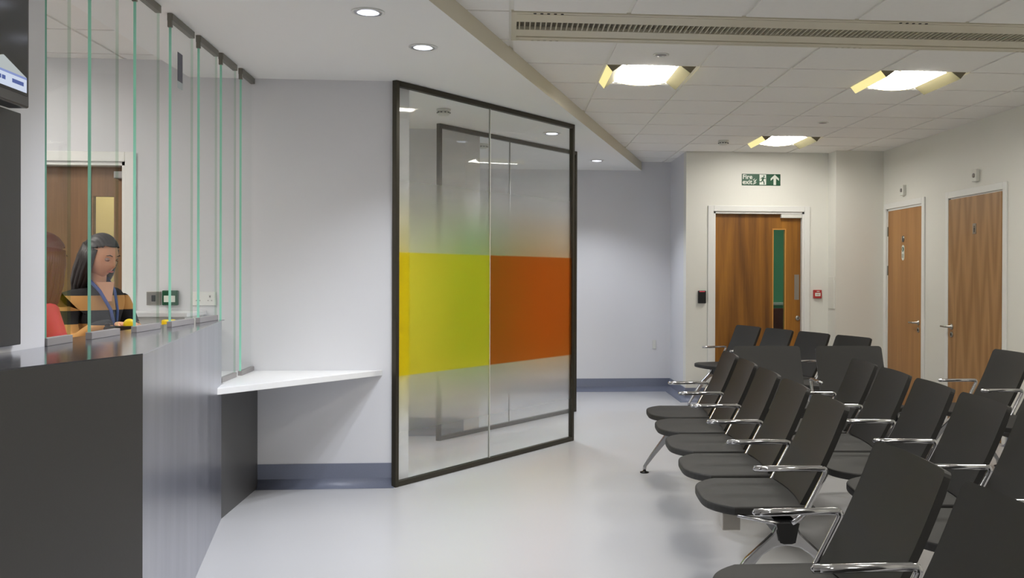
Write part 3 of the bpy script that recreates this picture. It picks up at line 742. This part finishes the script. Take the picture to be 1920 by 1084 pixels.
for nm, fn, m in (('seat', seat_mesh, M_seat), ('backrest', back_mesh, M_back), ('armrest', arm_mesh, M_chrome), ('leg', leg_mesh, M_alu)):
    o = fn().build(nm, m); PROTO[nm] = o.data; bpy.data.objects.remove(o)
for q, x in enumerate((-.469, .129)):
    o = foot_mesh(x).build('foot', M_black); PROTO['foot%d' % q] = o.data; bpy.data.objects.remove(o)
o = MB().plate([(-.215, .405), (-.125, .405), (-.14, .33), (-.155, .325), (-.185, .325), (-.2, .33)], lambda u, v, t: Vector((u, t-.001, v)), .004, bev=.001).build('e', M_black); PROTO['cap'] = o.data; bpy.data.objects.remove(o)
b = MB(); b.box(-.30, -.06, -.03, .03, .403, .427, bev=.004); b.box(-.06, -.035, -.12, .12, .41, .50, bev=.004)
o = b.build('b', M_black); PROTO['bracket'] = o.data; bpy.data.objects.remove(o)
def inst(name, me, parent, y): 
    o = bpy.data.objects.new(name, me); COL.objects.link(o); o.parent = parent; o.location = (0, y, 0); return o
def seating(label, x, y, rz, n, pitch=PITCH, legs=None, box=None):
    t = thing('beam_seating', label, 'waiting bench', (x, y, 0), rz, 'rows of linked waiting seats')
    L = n*pitch
    P = [(-.21, .402), (-.13, .402), (-.145, .332), (-.155, .327), (-.185, .327), (-.195, .332)]
    MB().plate(P, lambda u, v, d: Vector((u, -d+.0, v)), L).build('beam', M_panel, t)
    for e, yy in enumerate((.003, -L-.002)): inst('beam_end_cap', PROTO['cap'], t, yy)
    for k in range(n):
        yc = -(k+.5)*pitch
        s = inst('seat', PROTO['seat'], t, yc); inst('seat_bracket', PROTO['bracket'], s, 0)
        inst('backrest', PROTO['backrest'], t, yc)
    for k in range(n+1): inst('armrest', PROTO['armrest'], t, -k*pitch)
    for yy in (legs or (-.03, -L+.03)):
        l = inst('leg', PROTO['leg'], t, yy)
        for q in (0, 1): inst('foot', PROTO['foot%d' % q], l, 0)
    if box is not None: MB().box(-.41, -.34, box-.04, box+.04, .36, ZS-.034, bev=.003).build('power_box', M_steelh, t)
    return t
seating('front row of five linked black seats nearest the glass partition', 1.409, 6.66, radians(-3.18), 5, box=-2.90)
seating('nearest pair of linked black seats, cut off at the bottom right corner', 1.068, 2.99, 0, 2, pitch=.59)
seating('second row of five linked black seats, directly behind the front row', 2.085, 6.01, radians(-4.7), 5, pitch=.594)
seating('farthest row of four linked black seats in front of the fire exit door', 2.31, 10.12, radians(15.5), 4, pitch=.60)
seating('pair of linked black seats facing the camera behind the front row', 1.575, 6.93, radians(88), 2, pitch=.605)
seating('linked black seats at the right edge nearest the wide oak door', 3.37, 6.74, radians(0), 2, pitch=.63)

# ------------------------------------------------------------------ reception furniture and people
t = thing('desk', 'wooden desk top behind the tall counter', 'desk', (-1.9, 4.6, 0))
MB().box(-.07, .175, -.95, .98, 1.035, 1.06, bev=.003).build('desktop', M_lip, t)
for y in (-.9, .9): MB().box(-.05, .15, y-.02, y+.02, 0, 1.035).build('leg', M_panel, t)
t = thing('side_cabinet', 'white cabinet with worktop against the wall behind reception', 'cabinet', (-2.0, 6.34, 0))
MB().box(-.36, .09, -.36, -.002, .0, 1.10).build('body', M_white, t); MB().box(-.38, .11, -.38, -.002, 1.10, 1.125, bev=.002).build('worktop', M_white_top, t)
M_yel = mat('bright_yellow', (232, 205, 30), .4)
t = thing('tape_dispenser', 'black and yellow tape dispenser beside the seated woman', 'tape dispenser', (-1.90, 5.03, 1.06), radians(20))
b = MB().plate(rrect(-.09, .09, 0, .035, .012), lambda u, v, d: Vector((u, d-.02, v)), .04, bev=.003); b.build('base', M_black, t)
MB().lathe([(.012, -.014), (.028, -.014), (.028, .014), (.012, .014)], .025, 0, .042, axis='Y', n=24).build('tape_roll', M_yel, t)
MB().box(-.085, -.06, -.015, .015, .035, .05, bev=.003).build('cutter', M_black, t)
t = thing('stapler', 'yellow and black stapler on the desk right of the dispenser', 'stapler', (-1.80, 5.42, 1.06), radians(60))
b = MB().box(-.06, .06, -.018, .018, .0, .012, bev=.003); b.build('base', M_black, t)
MB().box(-.055, .02, -.017, .017, .02, .05, bev=.008).build('handle', M_yel, t); MB().plate([(.02, .012), (.075, .012), (.02, .045)], lambda u, v, d: Vector((u, d-.014, v)), .028, bev=.003).build('nose', M_black, t)

def skinmat(name, col): return mat(name, col, .5, Subsurface_Weight=.1, var=.04, vscale=20)
M_skin = skinmat('skin', (222, 164, 128))
def skin_body(name, joints, edges, parent, m, sub=2, root=0):
    me = bpy.data.meshes.new(name); me.from_pydata([j[0] for j in joints], edges, [])
    o = bpy.data.objects.new(name, me); COL.objects.link(o); o.parent = parent
    mod = o.modifiers.new('s', 'SKIN'); mod.use_smooth_shade = True
    sv = me.skin_vertices[0].data
    for i, j in enumerate(joints):
        r = j[1]; sv[i].radius = r if isinstance(r, tuple) else (r, r); sv[i].use_root = (i == root)
    ss = o.modifiers.new('ss', 'SUBSURF'); ss.levels = sub; ss.render_levels = sub
    me.materials.append(m); return o
def head(parent, loc, rz, tilt, m_skin):
    """head facing -Y in its own frame; about 0.23 tall"""
    b = MB(); bmesh.ops.create_uvsphere(b.bm, u_segments=40, v_segments=30, radius=1)
    def g(x, c, w): return math.exp(-((x-c)/w)**2)
    for v in b.bm.verts:
        x, y, z = v.co
        X, Y, Z_ = x*.074, y*.094, z*.115
        if Z_ < 0:
            k = -Z_/.115; X *= 1-.38*k*k; 
            if Y > 0: Y *= 1-.55*k
            else: Y *= 1-.12*k
        fr = max(0, -y)**2
        Y -= fr*(.020*g(Z_, -.018, .020)*g(X, 0, .012)+.008*g(Z_, .01, .03)*g(X, 0, .01))      # nose
        Y += fr*(.012*g(Z_, .012, .014)*(g(X, .031, .016)+g(X, -.031, .016)))                   # eye sockets
        Y -= fr*(.007*g(Z_, -.052, .010)*g(X, 0, .022)+.010*g(Z_, -.095, .02)*g(X, 0, .03))     # lips, chin
        Y -= fr*(.005*g(Z_, .032, .010)*g(abs(X), .028, .02))                                   # brow
        v.co = (X, Y, Z_)
    h = b.build('head', m_skin, parent, smooth=True); h.location = loc; h.rotation_euler = (tilt, 0, rz)
    ey = MB()
    for sx in (-1, 1):
        ey.lathe([(0, -.012), (.008, -.009), (.012, 0), (.008, .009), (0, .012)], sx*.031, -.074, .012, n=16, axis='Y')
        ey.lathe([(0, -.0125), (.0055, -.0118)], sx*.031, -.074, .010, n=12, axis='Y', mi=1)
    ey.build('eye', [mat('eye_white', (150, 128, 116), .5), mat('iris', (50, 36, 28), .2)], h)
    br = MB()
    for sx in (-1, 1): br.tube([(sx*.015, -.092, .034), (sx*.032, -.090, .040), (sx*.047, -.080, .034)], [.002, .0032, .0015], n=6)
    br.build('eyebrow', mat('brow_hair', (48, 32, 24), .7), h)
    lid = MB()
    for sx in (-1, 1): lid.tube([(sx*.019, -.084, .010), (sx*.031, -.0885, .013), (sx*.044, -.079, .010)], [.002, .0035, .002], n=6)
    lid.build('eyelid', mat('lid', (170, 112, 88), .6), h)
    MB().tube([(-.023, -.088, -.052), (-.010, -.0965, -.050), (0, -.0975, -.0515), (.010, -.0965, -.050), (.023, -.088, -.052)], [.001, .0042, .004, .0042, .001], n=8, flat=1.2).build('mouth', mat('lips', (186, 96, 88), .45), h)
    er = MB()
    for sx in (-1, 1): er.tube([(sx*.070, .006, .028), (sx*.079, .016, .026), (sx*.078, .018, .0), (sx*.070, .008, -.022)], [.004, .009, .008, .004], n=8)
    er.build('ear', m_skin, h)
    return h
def hair(hd, m, length, fringe=True, cover=False):
    """hair cap plus a fall of hair behind; in head frame"""
    b = MB(); bmesh.ops.create_uvsphere(b.bm, u_segments=72, v_segments=56, radius=1)
    dele = []
    for v in b.bm.verts:
        x, y, z = v.co
        X, Y, Z_ = x*.086, y*.106+.006, z*.128+.004
        ang = math.atan2(-y, abs(x)+1e-6)
        if Z_ < 0: X *= 1.05; Y = Y+.01
        face = (y < -.12) and (z < .62-.5*max(0, abs(x)-.45)) and y < -.12-.25*max(0, z)
        side = (-.25 <= y < .05) and z < -.15 and not length
        if face or side: dele.append(v)
        v.co = (X*(1+.03*sin(40*x)), Y, Z_)
    bmesh.ops.delete(b.bm, geom=dele, context='VERTS')
    r = bmesh.ops.solidify(b.bm, geom=b.bm.faces[:], thickness=.008)
    b.build('hair', m, hd, smooth=True)
    if length:
        b = MB(); random.seed(3)
        for k in range(34):
            a = -.35+(pi+.7)*k/33; x0 = .080*cos(a); y0 = .085*sin(a)+.012; L = length*(.9+.15*random.random()); wv = random.uniform(-.006, .006)
            b.tube([(x0*.95, y0*.95, .05), (x0*1.06, y0*1.06, -.02), (x0*1.08+wv, y0*1.05+.004, -.02-L*.4), (x0*1.0+wv, y0*.98+.012, -.02-L*.75), (x0*.85, y0*.85+.02, -.02-L)], [.016, .018, .018, .014, .006], n=8)
        b.build('hair_strand', m, hd)
def hand(parent, wrist, direction, up, m, curl=.7, side=1):
    """palm with four fingers and a thumb as one skinned mesh"""
    d = Vector(direction).normalized(); u = Vector(up); u = (u-d*u.dot(d)).normalized(); s = d.cross(u)*side; w = Vector(wrist)
    J = [(tuple(w), (.022, .016)), (tuple(w+d*.04), (.032, .014)), (tuple(w+d*.075), (.034, .012))]; E = [(0, 1), (1, 2)]
    for k, (off, ln) in enumerate(((-.030, .062), (-.010, .072), (.010, .068), (.028, .054))):
        base = w+d*.078+s*off; p = base; dirv = d.copy(); i0 = len(J); J.append((tuple(p), .0088)); E.append((2, i0))
        for q in range(3):
            ax = s; dirv = Quaternion(ax, -curl*.5*side) @ dirv; p = p+dirv*ln*(.42, .33, .25)[q]; J.append((tuple(p), .0085-.0007*q)); E.append((len(J)-2, len(J)-1))
    i0 = len(J); p = w+d*.03-s*.032; J.append((tuple(p), .011)); E.append((1, i0))
    for q in range(2): p = p+(d*.75-s*.55-u*.25).normalized()*(.032, .026)[q]; J.append((tuple(p), .0095-.001*q)); E.append((len(J)-2, len(J)-1))
    return skin_body('hand', J, E, parent, m, sub=2)

def stripes():
    m = mat('striped_jumper', (30, 28, 30), .85, bump=.3, bscale=300); nt = m.node_tree; N = nt.nodes; L = nt.links; bs = N['Principled BSDF']
    tc = N.new('ShaderNodeTexCoord'); sp = N.new('ShaderNodeSeparateXYZ'); L.new(tc.outputs['Object'], sp.inputs[0])
    r = N.new('ShaderNodeValToRGB'); r.color_ramp.interpolation = 'CONSTANT'; e = r.color_ramp.elements
    tan, blk = lin((196, 146, 84)), lin((28, 27, 30))
    pts = [(0, blk), (.945, tan), (1.085, blk), (1.155, tan), (1.236, blk)]
    e.remove(e[1]); e[0].position = 0; e[0].color = pts[0][1]
    for p, c in pts[1:]: q = e.new(p-.6); q.color = c
    s = N.new('ShaderNodeMath'); s.operation = 'SUBTRACT'; s.inputs[1].default_value = .6; L.new(sp.outputs['Z'], s.inputs[0]); L.new(s.outputs[0], r.inputs[0]); L.new(r.outputs[0], bs.inputs['Base Color'])
    return m
# woman in the striped jumper, facing +X towards the counter end
wx, wy = -2.235, 5.52
t = thing('person', 'seated dark haired woman in a black and tan striped jumper with blue lanyard', 'person', (wx, wy, 0))
a = radians(58)      # turned from facing the camera (-Y) towards +X
def W(f, s, z):      # forward, to her left, up -> thing frame
    fw = Vector((sin(a), -cos(a), 0)); lf = Vector((cos(a), sin(a), 0)); return tuple(fw*f+lf*s+Vector((0, 0, z)))
J = [(W(-.02, 0, .80), (.14, .12)), (W(0, 0, .95), (.115, .105)), (W(.01, 0, 1.10), (.125, .115)), (W(0, 0, 1.22), (.125, .09)), (W(-.01, 0, 1.275), (.09, .07)), (W(.0, 0, 1.315), (.052, .052)), (W(.02, 0, 1.36), (.05, .05)),
     (W(0, .145, 1.235), .062), (W(.03, .185, 1.09), .052), (W(.10, .195, .99), .045), (W(.20, .10, 1.06), .038), (W(.25, .03, 1.085), .028),
     (W(0, -.145, 1.235), .062), (W(.03, -.185, 1.09), .052), (W(.10, -.195, .99), .045), (W(.24, -.17, 1.075), .038), (W(.31, -.12, 1.095), .028),
     (W(.02, .10, .76), .10), (W(.40, .12, .74), .07), (W(.42, .12, .42), .05), (W(.42, .12, .12), .04), (W(.02, -.10, .76), .10), (W(.40, -.12, .74), .07), (W(.42, -.12, .42), .05), (W(.42, -.12, .12), .04)]
E_ = [(0, 1), (1, 2), (2, 3), (3, 4), (4, 5), (5, 6), (3, 7), (7, 8), (8, 9), (9, 10), (10, 11), (3, 12), (12, 13), (13, 14), (14, 15), (15, 16), (0, 17), (17, 18), (18, 19), (19, 20), (0, 21), (21, 22), (22, 23), (23, 24)]
M_str = stripes()
skin_body('body', J, E_, t, M_str)
skin_body('neck', [(W(.005, 0, 1.27), (.056, .052)), (W(.01, 0, 1.33), (.050, .050)), (W(.03, 0, 1.40), (.05, .05))], [(0, 1), (1, 2)], t, M_skin)
b = MB().plate([(-.055, 1.31), (.055, 1.31), (.012, 1.205), (-.012, 1.205)], lambda u, v, d: Vector(W(.108+d-.35*(v-1.205), u, v)), .012, bev=.003); b.build('neckline', M_skin, t)
hand(t, W(.26, .02, 1.085), Vector(W(1, -.8, -.1)), (0, 0, 1), M_skin, side=1); hand(t, W(.32, -.115, 1.095), Vector(W(1, .35, -.1)), (0, 0, 1), M_skin, side=-1)
hd = head(t, W(.045, 0, 1.445), a+radians(8), radians(20), M_skin)
hair(hd, mat('dark_hair', (34, 26, 24), .45), .20)
b = MB(); b.tube([W(.02, .06, 1.33), W(.10, .045, 1.26), W(.155, .02, 1.16), W(.17, .0, 1.03)], .006, n=6, flat=1.8); b.tube([W(.02, -.06, 1.33), W(.10, -.045, 1.26), W(.155, -.02, 1.16), W(.17, .0, 1.03)], .006, n=6, flat=1.8)
b.build('lanyard', mat('lanyard_blue', (62, 84, 150), .6), t)
b = MB(); b.tube([W(.36, .10, .06), W(.50, .10, .04)], [.045, .035], n=12, flat=.7); b.tube([W(.36, -.10, .06), W(.50, -.10, .04)], [.045, .035], n=12, flat=.7); b.build('shoe', M_black, t)
# second person, back of head towards the camera
M_skin2 = skinmat('skin_rosy', (214, 150, 128))
px, py = -2.19, 4.55
t2 = thing('person', 'person with long reddish brown hair and red top, partly hidden by the left wall', 'person', (px, py, 0))
a = radians(162)
J2 = [(W(-.02, 0, .72), (.17, .14)), (W(0, 0, .90), (.15, .13)), (W(0, 0, 1.05), (.165, .13)), (W(0, 0, 1.17), (.16, .10)), (W(0, 0, 1.225), (.09, .07)), ((W(0, 0, 1.27)[0]+.06, W(0, 0, 1.27)[1], 1.27), (.052, .052)), ((W(.02, 0, 1.31)[0]+.075, W(.02, 0, 1.31)[1], 1.31), (.05, .05)),
     (W(0, .17, 1.175), .062), (W(.0, .225, 1.04), .052), (W(.04, .24, .92), .045), (W(.22, .17, .96), .038), (W(.30, .12, .98), .028),
     (W(0, -.17, 1.175), .062), (W(.0, -.225, 1.04), .052), (W(.04, -.24, .92), .045), (W(.22, -.17, .96), .038), (W(.30, -.12, .98), .028),
     (W(.02, .10, .70), .10), (W(.40, .12, .68), .07), (W(.42, .12, .40), .05), (W(.42, .12, .12), .04), (W(.02, -.10, .70), .10), (W(.40, -.12, .68), .07), (W(.42, -.12, .40), .05), (W(.42, -.12, .12), .04)]
skin_body('body', J2, E_, t2, mat('red_top', (186, 50, 60), .7))
skin_body('neck', [((W(0, 0, 1.22)[0]+.04, W(0, 0, 1.22)[1], 1.22), (.054, .05)), ((W(.01, 0, 1.28)[0]+.07, W(.01, 0, 1.28)[1], 1.28), (.05, .05)), ((W(.025, 0, 1.34)[0]+.09, W(.025, 0, 1.34)[1], 1.34), (.05, .05))], [(0, 1), (1, 2)], t2, M_skin2)
hd2 = head(t2, (W(.04, 0, 1.40)[0]+.10, W(.04, 0, 1.40)[1], 1.41), a, radians(8), M_skin2); hair(hd2, mat('auburn_hair', (98, 50, 46), .5), .24)
hand(t2, W(.31, .115, .98), Vector(W(1, -.3, -.1)), (0, 0, 1), M_skin2, side=1); hand(t2, W(.31, -.115, .98), Vector(W(1, .3, -.1)), (0, 0, 1), M_skin2, side=-1)
b = MB(); b.tube([W(.36, .10, .06), W(.50, .10, .04)], [.045, .035], n=12, flat=.7); b.tube([W(.36, -.10, .06), W(.50, -.10, .04)], [.045, .035], n=12, flat=.7); b.build('shoe', M_black, t2)
def stool(x, y, z, rz, label):
    t = thing('office_chair', label, 'office chair', (x, y, 0), rz)
    MB().prism(rrect(-.21, .21, -.21, .21, .06), z-.07, z, bev=.015).build('seat', M_black, t)
    MB().tube([(0, 0, .1), (0, 0, z-.07)], .022, n=14).build('column', M_steelh, t)
    b = MB()
    for k in range(5): b.tube([(0, 0, .09), (.26*cos(2*pi*k/5), .26*sin(2*pi*k/5), .055)], [.025, .015], n=8)
    b.build('base', M_black, t)
    for k in range(5): MB().lathe([(0, -.012), (.026, -.012), (.026, .012), (0, .012)], .26*cos(2*pi*k/5), .26*sin(2*pi*k/5), .026, n=14, axis='Y').build('castor', M_black, t)
stool(wx-.02, wy+.01, .66, radians(58), 'black office chair under the woman in the striped jumper')
stool(px+.0, py-.0, .57, radians(125), 'black office chair under the person in the red top')
